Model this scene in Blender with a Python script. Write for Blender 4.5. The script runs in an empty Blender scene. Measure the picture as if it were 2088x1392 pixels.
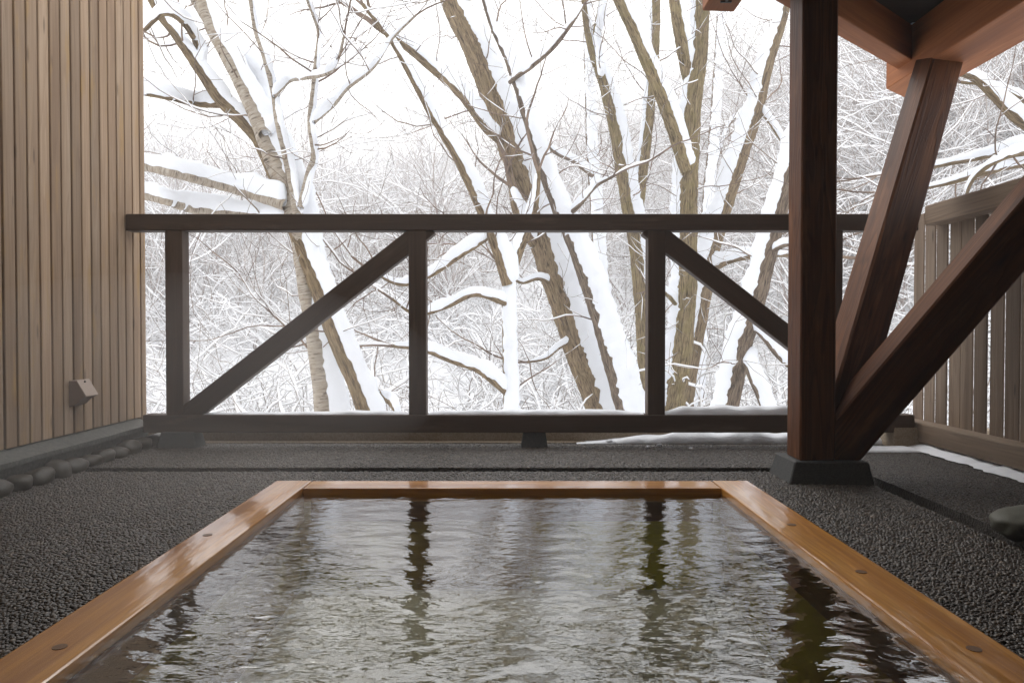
import bpy, bmesh, math, random
import numpy as np
from mathutils import Vector, Matrix, noise

# ------------------------------------------------------------------ camera, sky, sun, exposure
scene = bpy.context.scene
col = scene.collection
EYE = 0.6
F = 1500.0                      # focal length in pixels of the 2088 px wide frame
PITCH = math.atan(26.0 / F)
cam_d = bpy.data.cameras.new('camera')
cam_d.sensor_width = 36.0
cam_d.lens = 36.0 * F / 2088.0
cam_d.clip_start = 0.02
cam_d.clip_end = 600.0
cam = bpy.data.objects.new('camera', cam_d)
col.objects.link(cam)
cam.location = (0, 0, EYE)
cam.rotation_euler = (math.radians(90) - PITCH, 0, 0)
scene.camera = cam

SUN_EL, SUN_AZ = math.radians(48), math.radians(-35)     # azimuth from +Y towards +X
world = bpy.data.worlds.new('World')
scene.world = world
world.use_nodes = True
wn, wl = world.node_tree.nodes, world.node_tree.links
wn.clear()
w_out = wn.new('ShaderNodeOutputWorld')
w_bg = wn.new('ShaderNodeBackground')
w_sky = wn.new('ShaderNodeTexSky')
w_sky.sky_type = 'NISHITA'
w_sky.sun_disc = False
w_sky.sun_elevation = SUN_EL
w_sky.sun_rotation = SUN_AZ
w_sky.air_density = 1.0
w_sky.dust_density = 6.0
w_mix = wn.new('ShaderNodeMix')
w_mix.data_type = 'RGBA'
w_mix.inputs['Factor'].default_value = 0.93              # closed cloud cover: even white over the clear sky
w_mix.inputs['B'].default_value = (10.0, 10.0, 10.05, 1)
wl.new(w_sky.outputs['Color'], w_mix.inputs['A'])
wl.new(w_mix.outputs['Result'], w_bg.inputs['Color'])
w_bg.inputs['Strength'].default_value = 0.1
wl.new(w_bg.outputs['Background'], w_out.inputs['Surface'])

sun_d = bpy.data.lights.new('sun', 'SUN')
sun_d.energy = 0.7
sun_d.angle = math.radians(40)
sun_d.color = (1.0, 0.95, 0.88)
sun = bpy.data.objects.new('sun', sun_d)
col.objects.link(sun)
sd = Vector((math.sin(SUN_AZ) * math.cos(SUN_EL), math.cos(SUN_AZ) * math.cos(SUN_EL), math.sin(SUN_EL)))
sun.rotation_euler = sd.to_track_quat('Z', 'Y').to_euler()
sun.location = sd * 60

scene.view_settings.view_transform = 'Standard'
scene.view_settings.look = 'None'
scene.view_settings.gamma = 1.0
scene.view_settings.exposure = 0.86
scene.view_settings.use_curve_mapping = False
scene.render.engine = 'CYCLES'
scene.cycles.use_denoising = True
scene.cycles.max_bounces = 8
scene.cycles.diffuse_bounces = 4
scene.cycles.glossy_bounces = 4
scene.cycles.transmission_bounces = 4
scene.cycles.transparent_max_bounces = 12
scene.cycles.caustics_reflective = True
scene.cycles.volume_bounces = 2

RNG = random.Random(7)

# ------------------------------------------------------------------ helpers
def at(px, py, y):
    """world point seen at photo pixel (px, py) standing y metres in front of the camera"""
    a, b = (px - 1044.0) / F, (696.0 - py) / F
    d = Vector((a, math.cos(PITCH) + b * math.sin(PITCH), -math.sin(PITCH) + b * math.cos(PITCH)))
    return Vector((0, 0, EYE)) + d * (y / d.y)

def tag(o, label=None, cat=None, group=None, kind=None):
    if label: o['label'] = label
    if cat: o['category'] = cat
    if group: o['group'] = group
    if kind: o['kind'] = kind
    return o

WM = {}
def empty(name, loc, parent=None):
    o = bpy.data.objects.new(name, None)
    o.empty_display_size = 0.1
    col.objects.link(o)
    place(o, Matrix.Translation(Vector(loc)), parent)
    return o

def place(o, m, parent=None):
    WM[o.name] = m.copy()
    if parent is not None:
        o.parent = parent
        o.matrix_basis = WM[parent.name].inverted() @ m
    else:
        o.matrix_basis = m

def link(name, me, mat, parent=None, m=None, smooth=False):
    o = bpy.data.objects.new(name, me)
    col.objects.link(o)
    if mat is not None and len(me.materials) == 0:
        me.materials.append(mat)
    if smooth:
        me.shade_smooth()
    place(o, m if m is not None else Matrix.Identity(4), parent)
    return o

def mesh_py(name, v, f):
    me = bpy.data.meshes.new(name)
    me.from_pydata([tuple(x) for x in v], [], f)
    me.validate()
    me.update()
    return me

def bm_mesh(name, bm):
    bmesh.ops.recalc_face_normals(bm, faces=bm.faces)
    me = bpy.data.meshes.new(name)
    bm.to_mesh(me); bm.free()
    return me

BOXC = {}
def box_mesh(sx, sy, sz, bev=0.003, seg=1, cuts=0, wob=0.0, seed=0):
    key = (round(sx, 4), round(sy, 4), round(sz, 4), bev, seg, cuts, wob, seed)
    if key in BOXC:
        return BOXC[key]
    bm = bmesh.new()
    bmesh.ops.create_cube(bm, size=1.0)
    bmesh.ops.scale(bm, vec=(sx, sy, sz), verts=bm.verts)
    if bev > 0:
        bmesh.ops.bevel(bm, geom=list(bm.edges), offset=bev, segments=seg, affect='EDGES', profile=0.6)
    if cuts:
        for k in range(1, cuts):
            x = -sx / 2 + sx * k / cuts
            g = list(bm.verts) + list(bm.edges) + list(bm.faces)
            bmesh.ops.bisect_plane(bm, geom=g, plane_co=(x, 0, 0), plane_no=(1, 0, 0))
        for v in bm.verts:
            n = noise.noise_vector(Vector((v.co.x * 1.7 + seed * 9.1, v.co.y * 3, v.co.z * 3)))
            v.co.y += n.y * wob; v.co.z += n.z * wob
    me = bm_mesh('piece', bm)
    BOXC[key] = me
    return me

def box(name, lo, hi, mat, parent=None, bev=0.003, **k):
    """axis aligned piece, long grain along its longest side"""
    lo, hi = Vector(lo), Vector(hi)
    s = hi - lo; c = (lo + hi) / 2
    ax = max(range(3), key=lambda i: s[i])
    if ax == 0: R, d = Matrix.Identity(3), (s.x, s.y, s.z)
    elif ax == 1: R, d = Matrix(((0, -1, 0), (1, 0, 0), (0, 0, 1))), (s.y, s.x, s.z)
    else: R, d = Matrix(((0, 0, -1), (0, 1, 0), (1, 0, 0))), (s.z, s.y, s.x)
    me = box_mesh(*d, bev, **k)
    if len(me.materials) and me.materials[0] is not mat:
        me = me.copy(); me.materials.clear()
    return link(name, me, mat, parent, Matrix.Translation(c) @ R.to_4x4())

def timber(name, p0, p1, w, h, mat, parent=None, side=(0, 1, 0), bev=0.004, **k):
    """beam from p0 to p1 along its axis; w measured along `side`, h across"""
    p0, p1 = Vector(p0), Vector(p1)
    x = (p1 - p0); L = x.length; x.normalize()
    y = Vector(side); y = (y - x * y.dot(x)).normalized()
    z = x.cross(y)
    me = box_mesh(L, w, h, bev, **k)
    if len(me.materials) and me.materials[0] is not mat:
        me = me.copy(); me.materials.clear()
    m = Matrix((x, y, z)).transposed().to_4x4()
    m.translation = (p0 + p1) / 2
    return link(name, me, mat, parent, m)

# ------------------------------------------------------------------ materials
class N:
    def __init__(s, name):
        s.m = bpy.data.materials.new(name); s.m.use_nodes = True
        s.t = s.m.node_tree; s.t.nodes.clear()
        s.out = s.n('ShaderNodeOutputMaterial')
    def n(s, t, **k):
        o = s.t.nodes.new(t)
        for a, b in k.items(): setattr(o, a, b)
        return o
    def l(s, a, b): s.t.links.new(a, b)
    def coord(s, which='Object', scale=(1, 1, 1), rnd=0.0):
        tc = s.n('ShaderNodeTexCoord'); mp = s.n('ShaderNodeMapping')
        mp.inputs['Scale'].default_value = scale
        src = tc.outputs[which]
        if rnd:
            oi = s.n('ShaderNodeObjectInfo'); ml = s.n('ShaderNodeMath', operation='MULTIPLY'); ml.inputs[1].default_value = rnd
            s.l(oi.outputs['Random'], ml.inputs[0])
            ad = s.n('ShaderNodeVectorMath', operation='ADD'); s.l(src, ad.inputs[0]); s.l(ml.outputs[0], ad.inputs[1]); src = ad.outputs[0]
        s.l(src, mp.inputs['Vector'])
        return mp.outputs[0]
    def noise(s, v, scale, detail=4, rough=0.55, dist=0.0):
        o = s.n('ShaderNodeTexNoise'); s.l(v, o.inputs['Vector'])
        o.inputs['Scale'].default_value = scale; o.inputs['Detail'].default_value = detail
        o.inputs['Roughness'].default_value = rough; o.inputs['Distortion'].default_value = dist
        return o.outputs['Fac']
    def ramp(s, f, stops, interp='LINEAR'):
        o = s.n('ShaderNodeValToRGB'); s.l(f, o.inputs['Fac'])
        e = o.color_ramp.elements; o.color_ramp.interpolation = interp
        while len(e) < len(stops): e.new(0.5)
        for k, (p, c) in enumerate(stops):
            e[k].position = p
            e[k].color = (c, c, c, 1) if isinstance(c, (int, float)) else (*c, 1)
        return o.outputs['Color']
    def mix(s, f, a, b, mode='MIX'):
        o = s.n('ShaderNodeMix', data_type='RGBA', blend_type=mode)
        for x, i in ((f, 'Factor'), (a, 'A'), (b, 'B')):
            if hasattr(x, 'is_linked'): s.l(x, o.inputs[i])
            else: o.inputs[i].default_value = x if i == 'Factor' else (*x, 1)
        return o.outputs['Result']
    def math(s, op, a, b=0.0):
        o = s.n('ShaderNodeMath', operation=op)
        for k, x in enumerate((a, b)):
            if hasattr(x, 'is_linked'): s.l(x, o.inputs[k])
            else: o.inputs[k].default_value = x
        return o.outputs[0]
    def bump(s, h, st, dist=0.01, normal=None):
        o = s.n('ShaderNodeBump'); s.l(h, o.inputs['Height'])
        o.inputs['Strength'].default_value = st; o.inputs['Distance'].default_value = dist
        if normal is not None: s.l(normal, o.inputs['Normal'])
        return o.outputs['Normal']
    def bsdf(s, colr, rough=0.6, normal=None, spec=0.5, coat=0.0, coat_rough=0.05):
        b = s.n('ShaderNodeBsdfPrincipled')
        for x, i in ((colr, 'Base Color'), (rough, 'Roughness'), (coat, 'Coat Weight')):
            if hasattr(x, 'is_linked'): s.l(x, b.inputs[i])
            else: b.inputs[i].default_value = (*x, 1) if i == 'Base Color' else x
        b.inputs['Specular IOR Level'].default_value = spec
        b.inputs['Coat Roughness'].default_value = coat_rough
        if normal is not None: s.l(normal, b.inputs['Normal'])
        s.l(b.outputs[0], s.out.inputs['Surface'])
        s.b = b
        return s.m

def wood(name, c1, c2, c3, rough=0.55, grain=1.0, knots=0.0, bump=0.25, vary=0.25, spec=0.4, coat=0.0, wear=None, wet=False, lines=0.42):
    """timber whose grain runs along local X; c1 dark grain, c2 body, c3 pale streaks"""
    n = N(name)
    v = n.coord('Object', (0.55, 9 * grain, 9 * grain), rnd=37.0)
    big = n.noise(v, 1.1, 3, 0.5, 0.6)
    ringv = n.coord('Object', (0.35, 5 * grain, 5 * grain), rnd=37.0)
    rings = n.noise(ringv, 2.2, 2, 0.45, 1.2)
    saw = n.math('FRACT', n.math('MULTIPLY', rings, 7.0))
    line = n.ramp(saw, [(0.0, 0.25), (0.55, 0.6), (0.86, 1.0), (1.0, 0.3)])
    fine = n.noise(n.coord('Object', (3, 120 * grain, 120 * grain), rnd=37.0), 1.0, 3, 0.6)
    base = n.ramp(big, [(0.28, c1), (0.5, c2), (0.72, c3)])
    colr = n.mix(n.math('MULTIPLY', line, lines), base, c1)
    colr = n.mix(n.math('MULTIPLY', n.ramp(fine, [(0.42, 0.0), (0.7, 1.0)]), 0.45), colr, c1)
    oi = n.n('ShaderNodeObjectInfo')
    hsv = n.n('ShaderNodeHueSaturation')
    n.l(colr, hsv.inputs['Color'])
    n.l(n.math('ADD', n.math('MULTIPLY', oi.outputs['Random'], vary), 1.0 - vary / 2), hsv.inputs['Value'])
    colr = hsv.outputs['Color']
    if knots > 0:
        kv = n.coord('Object', (3.0, 14, 14), rnd=53.0)
        vo = n.n('ShaderNodeTexVoronoi'); n.l(kv, vo.inputs['Vector']); vo.inputs['Scale'].default_value = 1.0
        k = n.ramp(vo.outputs['Distance'], [(0.05, 1.0), (0.13, 0.0)])
        colr = n.mix(n.math('MULTIPLY', k, knots), colr, tuple(x * 0.45 for x in c1))
    if wear is not None:
        wv = n.noise(n.coord('Object', (1.2, 7, 7), rnd=11.0), 2.0, 4, 0.65)
        colr = n.mix(n.ramp(wv, [(0.56, 0.0), (0.74, 0.75)]), colr, wear)
    h = n.math('ADD', n.math('MULTIPLY', fine, 0.6), n.math('MULTIPLY', line, 0.5))
    nb = n.bump(h, bump, 0.004)
    r = rough
    if wet:
        film = n.noise(n.coord('Object', (1.4, 10, 10), rnd=5.0), 2.4, 5, 0.65, 0.6)
        wetm = n.ramp(film, [(0.36, 0.0), (0.50, 1.0)])
        r = n.math('ADD', n.math('MULTIPLY', n.math('SUBTRACT', 1.0, wetm), 0.22), 0.03)
        m = n.bsdf(colr, 0.5, nb, spec, coat=n.math('ADD', n.math('MULTIPLY', wetm, 0.35), 0.65), coat_rough=0.05)
        n.l(r, n.b.inputs['Coat Roughness'])
        n.b.inputs['Coat IOR'].default_value = 2.0
        strk = n.noise(n.coord('Object', (1.6, 38, 38), rnd=9.0), 1.0, 3, 0.6, 0.8)
        cn = n.bump(n.math('ADD', n.math('MULTIPLY', strk, 0.5), film), 0.10, 0.01)
        n.l(cn, n.b.inputs['Coat Normal'])
        return m
    return n.bsdf(colr, r, nb, spec, coat=coat, coat_rough=0.3)

M = {}
M['cladding'] = wood('cladding', (0.24, 0.155, 0.095), (0.42, 0.30, 0.20), (0.48, 0.365, 0.26), 0.7, 1.0, 0.6, 0.2, 0.45, wear=(0.45, 0.28, 0.10))
M['groove'] = wood('groove', (0.03, 0.018, 0.012), (0.05, 0.03, 0.02), (0.06, 0.04, 0.03), 0.9)
M['fence_dark'] = wood('fence_dark', (0.058, 0.037, 0.025), (0.090, 0.058, 0.040), (0.115, 0.077, 0.054), 0.62, 1.0, 0.0, 0.2, 0.15, wear=(0.16, 0.11, 0.075))
M['red_timber'] = wood('red_timber', (0.050, 0.015, 0.005), (0.165, 0.058, 0.018), (0.25, 0.098, 0.034), 0.55, 0.9, 0.7, 0.5, 0.12, spec=0.22, wear=(0.26, 0.11, 0.042), lines=0.7)
M['orange_beam'] = wood('orange_beam', (0.20, 0.068, 0.022), (0.38, 0.142, 0.052), (0.44, 0.185, 0.072), 0.6, 0.9, 0.3, 0.3, 0.1, spec=0.2)
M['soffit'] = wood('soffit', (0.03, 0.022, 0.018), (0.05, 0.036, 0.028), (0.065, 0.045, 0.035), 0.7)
M['grey_board'] = wood('grey_board', (0.12, 0.083, 0.056), (0.25, 0.183, 0.13), (0.32, 0.245, 0.18), 0.75, 1.0, 0.9, 0.35, 0.25)
M['rim'] = wood('rim', (0.26, 0.088, 0.007), (0.58, 0.245, 0.022), (0.68, 0.33, 0.045), 0.4, 1.3, 0.0, 0.15, 0.06, wet=True)
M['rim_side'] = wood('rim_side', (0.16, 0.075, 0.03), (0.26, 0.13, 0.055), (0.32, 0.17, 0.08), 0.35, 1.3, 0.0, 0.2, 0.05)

n = N('plug'); M['plug'] = n.bsdf((0.13, 0.062, 0.024), 0.4)
n = N('bolt'); M['bolt'] = n.bsdf((0.05, 0.045, 0.04), 0.5); n.b.inputs['Metallic'].default_value = 0.7

n = N('snow')
v = n.coord('Object')
h = n.noise(v, 22.0, 5, 0.65)
h2 = n.noise(v, 160.0, 2, 0.6)
nb = n.bump(n.math('ADD', h, n.math('MULTIPLY', h2, 0.4)), 0.35, 0.02)
M['snow'] = n.bsdf((0.85, 0.88, 0.93), 0.7, nb, 0.25)

n = N('snow_far'); M['snow_far'] = n.bsdf((0.91, 0.92, 0.94), 0.8, None, 0.2)

def bark(name, dark, mid, pale, lichen, birch=False):
    n = N(name)
    if birch:
        v = n.coord('UV', (1.2, 9.0, 1))
        bands = n.noise(v, 6.0, 4, 0.7, 0.5)
        blot = n.noise(n.coord('UV', (2.0, 2.0, 1)), 5.0, 4, 0.6)
        c = n.ramp(bands, [(0.36, dark), (0.45, mid), (0.60, pale)])
        c = n.mix(n.ramp(blot, [(0.45, 0.0), (0.7, 0.6)]), c, lichen)
        nb = n.bump(bands, 0.8, 0.02)
    else:
        v = n.coord('UV', (7.0, 1.1, 1))
        ridg = n.noise(v, 4.0, 5, 0.72, 1.8)
        blot = n.noise(n.coord('UV', (1.0, 1.0, 1)), 4.0, 4, 0.6)
        c = n.ramp(ridg, [(0.38, dark), (0.48, mid), (0.62, pale)])
        c = n.mix(n.ramp(blot, [(0.46, 0.0), (0.72, 0.65)]), c, lichen)
        nb = n.bump(ridg, 1.0, 0.06)
    return n.bsdf(c, 0.85, nb, 0.2)

M['bark_brown'] = bark('bark_brown', (0.085, 0.055, 0.03), (0.27, 0.19, 0.11), (0.44, 0.33, 0.20), (0.33, 0.25, 0.13))
M['bark_olive'] = bark('bark_olive', (0.08, 0.055, 0.026), (0.28, 0.205, 0.105), (0.45, 0.35, 0.20), (0.31, 0.26, 0.09))
M['bark_grey'] = bark('bark_grey', (0.065, 0.048, 0.036), (0.22, 0.16, 0.115), (0.38, 0.30, 0.22), (0.28, 0.21, 0.14))
M['bark_birch'] = bark('bark_birch', (0.10, 0.075, 0.055), (0.34, 0.29, 0.235), (0.46, 0.41, 0.345), (0.36, 0.29, 0.21), True)
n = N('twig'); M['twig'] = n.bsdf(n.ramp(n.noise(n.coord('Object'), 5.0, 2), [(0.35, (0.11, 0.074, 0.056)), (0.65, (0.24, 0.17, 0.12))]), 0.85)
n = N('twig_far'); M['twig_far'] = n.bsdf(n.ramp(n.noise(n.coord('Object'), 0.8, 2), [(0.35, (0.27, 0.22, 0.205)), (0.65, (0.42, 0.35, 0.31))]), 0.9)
n = N('needles'); M['needles'] = n.bsdf(n.ramp(n.noise(n.coord('Object'), 3.0, 2), [(0.35, (0.13, 0.135, 0.125)), (0.65, (0.25, 0.25, 0.235))]), 0.9)

def speckle(name, cols, scale, rough, bump, wet=0.0):
    n = N(name)
    v = n.coord('Object')
    vo = n.n('ShaderNodeTexVoronoi'); n.l(v, vo.inputs['Vector']); vo.inputs['Scale'].default_value = scale
    sep = n.n('ShaderNodeSeparateColor'); n.l(vo.outputs['Color'], sep.inputs['Color'])
    c = n.ramp(sep.outputs[0], [(k / (len(cols) - 1), x) for k, x in enumerate(cols)])
    big = n.noise(v, 1.7, 4, 0.6)
    c = n.mix(n.ramp(big, [(0.35, 0.0), (0.7, 0.35)]), c, tuple(x * 0.5 for x in cols[0]))
    nb = n.bump(vo.outputs['Distance'], bump, 0.006)
    return n.bsdf(c, rough, nb, 0.5, coat=wet, coat_rough=0.12)

M['floor'] = speckle('floor', [(0.030, 0.027, 0.025), (0.055, 0.05, 0.045), (0.08, 0.07, 0.06)], 130, 0.5, 0.6)
M['concrete_dark'] = speckle('concrete_dark', [(0.050, 0.053, 0.054), (0.075, 0.078, 0.078), (0.10, 0.102, 0.10)], 300, 0.75, 0.15)
M['concrete_tan'] = speckle('concrete_tan', [(0.26, 0.20, 0.14), (0.34, 0.27, 0.19), (0.40, 0.33, 0.25)], 180, 0.85, 0.2)
M['sill'] = speckle('sill', [(0.09, 0.095, 0.09), (0.13, 0.135, 0.125), (0.17, 0.17, 0.155)], 90, 0.5, 0.15)
M['channel'] = speckle('channel', [(0.012, 0.010, 0.009), (0.02, 0.017, 0.014), (0.035, 0.024, 0.018)], 60, 0.16, 0.1)
M['stone'] = speckle('stone', [(0.03, 0.026, 0.02), (0.05, 0.043, 0.032), (0.085, 0.068, 0.045)], 45, 0.45, 0.1)
M['stone_green'] = speckle('stone_green', [(0.10, 0.105, 0.085), (0.14, 0.145, 0.12), (0.18, 0.18, 0.15)], 160, 0.6, 0.1)

n = N('pebble')
oi = n.n('ShaderNodeObjectInfo')
c = n.ramp(oi.outputs['Random'], [(0.0, (0.022, 0.018, 0.014)), (0.35, (0.044, 0.034, 0.026)), (0.6, (0.062, 0.047, 0.034)), (0.8, (0.046, 0.042, 0.037)), (0.93, (0.085, 0.067, 0.048)), (1.0, (0.14, 0.115, 0.088))])
M['pebble'] = n.bsdf(c, 0.33, None, 0.5)

n = N('pool_bottom')
v = n.coord('Object')
c = n.ramp(n.noise(v, 2.2, 4, 0.55), [(0.38, (0.42, 0.29, 0.11)), (0.5, (0.58, 0.47, 0.15)), (0.60, (0.68, 0.62, 0.13))])
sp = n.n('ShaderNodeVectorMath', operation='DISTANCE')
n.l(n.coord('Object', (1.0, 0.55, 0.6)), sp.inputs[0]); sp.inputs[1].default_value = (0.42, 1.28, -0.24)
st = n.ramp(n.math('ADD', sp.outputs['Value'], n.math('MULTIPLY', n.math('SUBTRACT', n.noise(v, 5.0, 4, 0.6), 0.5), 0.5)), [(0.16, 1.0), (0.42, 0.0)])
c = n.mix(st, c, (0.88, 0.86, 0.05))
M['pool_bottom'] = n.bsdf(c, 0.6)

n = N('water')
fr = n.n('ShaderNodeFresnel'); fr.inputs['IOR'].default_value = 2.7
wv = n.noise(n.coord('Object', (0.45, 1.0, 1.0)), 60.0, 2, 0.5, 0.3)
bn = n.bump(wv, 0.16, 0.006)
n.l(bn, fr.inputs['Normal'])
gl = n.n('ShaderNodeBsdfGlossy'); gl.inputs['Roughness'].default_value = 0.015; gl.inputs['Color'].default_value = (0.97, 0.98, 1, 1)
n.l(bn, gl.inputs['Normal'])
tr = n.n('ShaderNodeBsdfTransparent'); tr.inputs['Color'].default_value = (0.97, 0.94, 0.76, 1)
mx = n.n('ShaderNodeMixShader')
n.l(fr.outputs[0], mx.inputs[0]); n.l(tr.outputs[0], mx.inputs[1]); n.l(gl.outputs[0], mx.inputs[2])
n.l(mx.outputs[0], n.out.inputs['Surface'])
M['water'] = n.m

# ------------------------------------------------------------------ terrain
def smooth(a, b, x):
    t = min(1.0, max(0.0, (x - a) / (b - a)))
    return t * t * (3 - 2 * t)

def ground_h(x, y):
    h = -0.25 - 2.5 * smooth(4.6, 12.0, y)
    h += 2.4 * smooth(14, 24, y)
    h += 0.215 * max(0.0, y - 24) * (1 - 0.35 * smooth(45, 80, y))
    h += 2.4 * math.exp(-((x - 6) / 14.0) ** 2) * smooth(25, 50, y)
    h += 0.55 * max(0.0, x - 6.0) * smooth(5, 14, y) * (1 - 0.5 * smooth(10, 40, x))
    h += 0.35 * noise.noise(Vector((x * 0.25, y * 0.25, 3.1))) * smooth(5, 9, y)
    h += 1.2 * noise.noise(Vector((x * 0.06, y * 0.06, 9.1))) * smooth(12, 30, y)
    return h

xs = [x * 1.0 for x in range(-16, 17)]
xs = sorted(set([-64, -55, -45, -36, -28, -22] + [x * 0.8 for x in range(-22, 23)] + [22, 28, 36, 45, 55, 64]))
ys = [-12, -8, -4, 4.05] + [4.05 + 0.35 * k for k in range(1, 60)] + [26 + 2.0 * k for k in range(0, 34)]
vv, ff = [], []
for y in ys:
    for x in xs:
        z = ground_h(x, y) if y > 4 else -0.75
        vv.append((x, y, z))
W = len(xs)
for j in range(len(ys) - 1):
    for i in range(W - 1):
        ff.append((j * W + i, j * W + i + 1, (j + 1) * W + i + 1, (j + 1) * W + i))
g = link('snow_ground', mesh_py('snow_ground', vv, ff), M['snow_far'], smooth=True)
tag(g, 'white snow covered hillside falling away beyond the railing', 'ground', kind='structure')

# ------------------------------------------------------------------ bath floor, drains, pool
FX0, FX1, FY0, FY1 = -1.95, 2.30, -2.4, 3.86
RO, RI, RY1, RY0 = 0.885, 0.75, 2.75, -0.9            # rim outer / inner half width, far and near end
DY0, DY1, DX0, DX1 = 3.09, 3.18, 1.39, 1.475          # drain slots
rects = [(FX0, -RO, FY0, DY0), (-RO, RO, RY1, DY0), (-RO, RO, FY0, RY0), (RO, DX0, FY0, DY0),
         (FX0, FX1, DY1, FY1), (DX1, FX1, FY0, DY1)]
bm = bmesh.new()
for (x0, x1, y0, y1) in rects:
    r = bmesh.ops.create_cube(bm, size=1.0)
    bmesh.ops.scale(bm, vec=(x1 - x0, y1 - y0, 0.3), verts=r['verts'])
    bmesh.ops.translate(bm, vec=((x0 + x1) / 2, (y0 + y1) / 2, -0.153), verts=r['verts'])
floor = link('floor', bm_mesh('floor', bm), M['floor'])
tag(floor, 'dark washed pebble floor around the bath', 'floor', kind='structure')

bm = bmesh.new()
for (x0, x1, y0, y1) in [(FX0, DX0 - 0.001, DY0 - 0.01, DY1 + 0.01), (DX0 - 0.01, DX1 + 0.01, FY0, DY1 + 0.005)]:
    r = bmesh.ops.create_cube(bm, size=1.0)
    bmesh.ops.scale(bm, vec=(x1 - x0, y1 - y0, 0.2), verts=r['verts'])
    bmesh.ops.translate(bm, vec=((x0 + x1) / 2, (y0 + y1) / 2, -0.165), verts=r['verts'])
ch = link('drain_channel', bm_mesh('drain_channel', bm), M['channel'])
tag(ch, 'narrow dark wet drain slot running round the pebble floor', 'drain', kind='structure')

# pebbles set in the floor (tens of thousands: instanced, one object)
def pebble_points():
    pts, rot, scl = [], [], []
    s = 0.0096
    r = random.Random(3)
    y = 1.05
    while y < FY1 - 0.004:
        k = 0
        x = -1.9
        while x < 2.06:
            px_, py_ = x + r.uniform(-.35, .35) * s + (0.5 * s if int(y / s) % 2 else 0), y + r.uniform(-.35, .35) * s
            ok = not (abs(px_) < RO + 0.004 and py_ < RY1 + 0.004)
            ok = ok and not (DY0 - 0.002 < py_ < DY1 + 0.002 and px_ < DX1 + 0.002)
            ok = ok and not (DX0 - 0.002 < px_ < DX1 + 0.002 and py_ < DY1)
            if abs(px_) / max(py_, .1) > 0.76: ok = False
            if ok:
                big = 0.75 if px_ > DX1 else 1.0
                pts.append((px_, py_, -0.0037 + r.uniform(0, .0010)))
                rot.append((r.uniform(-.3, .3), r.uniform(-.3, .3), r.uniform(0, 6.28)))
                q = r.choice((0.7, 0.85, 1.0, 1.15, 1.4)) * r.uniform(.92, 1.08) * big
                scl.append((q * r.uniform(.9, 1.35), q * r.uniform(.7, .95), q * r.uniform(.7, 1.0)))
            x += s
        y += s * 0.9
    return pts, rot, scl

bm = bmesh.new()
bmesh.ops.create_icosphere(bm, subdivisions=2, radius=0.0052)
for v in bm.verts:
    v.co *= 1 + 0.12 * noise.noise(v.co * 200)
    v.co.z *= 0.75
pm = bm_mesh('pebble', bm); pm.materials.append(M['pebble']); pm.shade_smooth()
pebble_src = bpy.data.objects.new('pebble', pm)

def instancer(name, pts, rot, scl, srcs, kind=None):
    """one object whose points carry copies of the sources; kind picks the source of each point"""
    me = bpy.data.meshes.new(name)
    me.from_pydata(pts, [], [])
    a = me.attributes.new('rot', 'FLOAT_VECTOR', 'POINT'); a.data.foreach_set('vector', [c for r in rot for c in r])
    a = me.attributes.new('scl', 'FLOAT_VECTOR', 'POINT'); a.data.foreach_set('vector', [c for r in scl for c in r])
    a = me.attributes.new('pick', 'INT', 'POINT'); a.data.foreach_set('value', kind or [0] * len(pts))
    o = bpy.data.objects.new(name, me); col.objects.link(o)
    ng = bpy.data.node_groups.new(name, 'GeometryNodeTree')
    ng.interface.new_socket('Geometry', in_out='INPUT', socket_type='NodeSocketGeometry')
    ng.interface.new_socket('Geometry', in_out='OUTPUT', socket_type='NodeSocketGeometry')
    gi, go = ng.nodes.new('NodeGroupInput'), ng.nodes.new('NodeGroupOutput')
    jo = ng.nodes.new('GeometryNodeJoinGeometry')
    def attr(nm, ty):
        q = ng.nodes.new('GeometryNodeInputNamedAttribute'); q.data_type = ty; q.inputs['Name'].default_value = nm
        return q.outputs['Attribute']
    rot_, scl_, pick = attr('rot', 'FLOAT_VECTOR'), attr('scl', 'FLOAT_VECTOR'), attr('pick', 'INT')
    er = ng.nodes.new('FunctionNodeEulerToRotation')
    ng.links.new(rot_, er.inputs[0])
    for k, src in enumerate(srcs):
        ip = ng.nodes.new('GeometryNodeInstanceOnPoints')
        ob = ng.nodes.new('GeometryNodeObjectInfo'); ob.inputs['Object'].default_value = src
        cmp_ = ng.nodes.new('FunctionNodeCompare'); cmp_.data_type = 'INT'; cmp_.operation = 'EQUAL'
        cmp_.inputs[3].default_value = k
        ng.links.new(pick, cmp_.inputs[2])
        ng.links.new(cmp_.outputs[0], ip.inputs['Selection'])
        ng.links.new(gi.outputs[0], ip.inputs['Points'])
        ng.links.new(ob.outputs['Geometry'], ip.inputs['Instance'])
        ng.links.new(er.outputs[0], ip.inputs['Rotation'])
        ng.links.new(scl_, ip.inputs['Scale'])
        ng.links.new(ip.outputs[0], jo.inputs[0])
    ng.links.new(jo.outputs[0], go.inputs[0])
    md = o.modifiers.new('instances', 'NODES'); md.node_group = ng
    return o

pb = instancer('pebbles', *pebble_points(), [pebble_src])
tag(pb, 'small dark brown and grey pebbles set in the wet floor', 'pebbles', kind='stuff')

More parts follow.
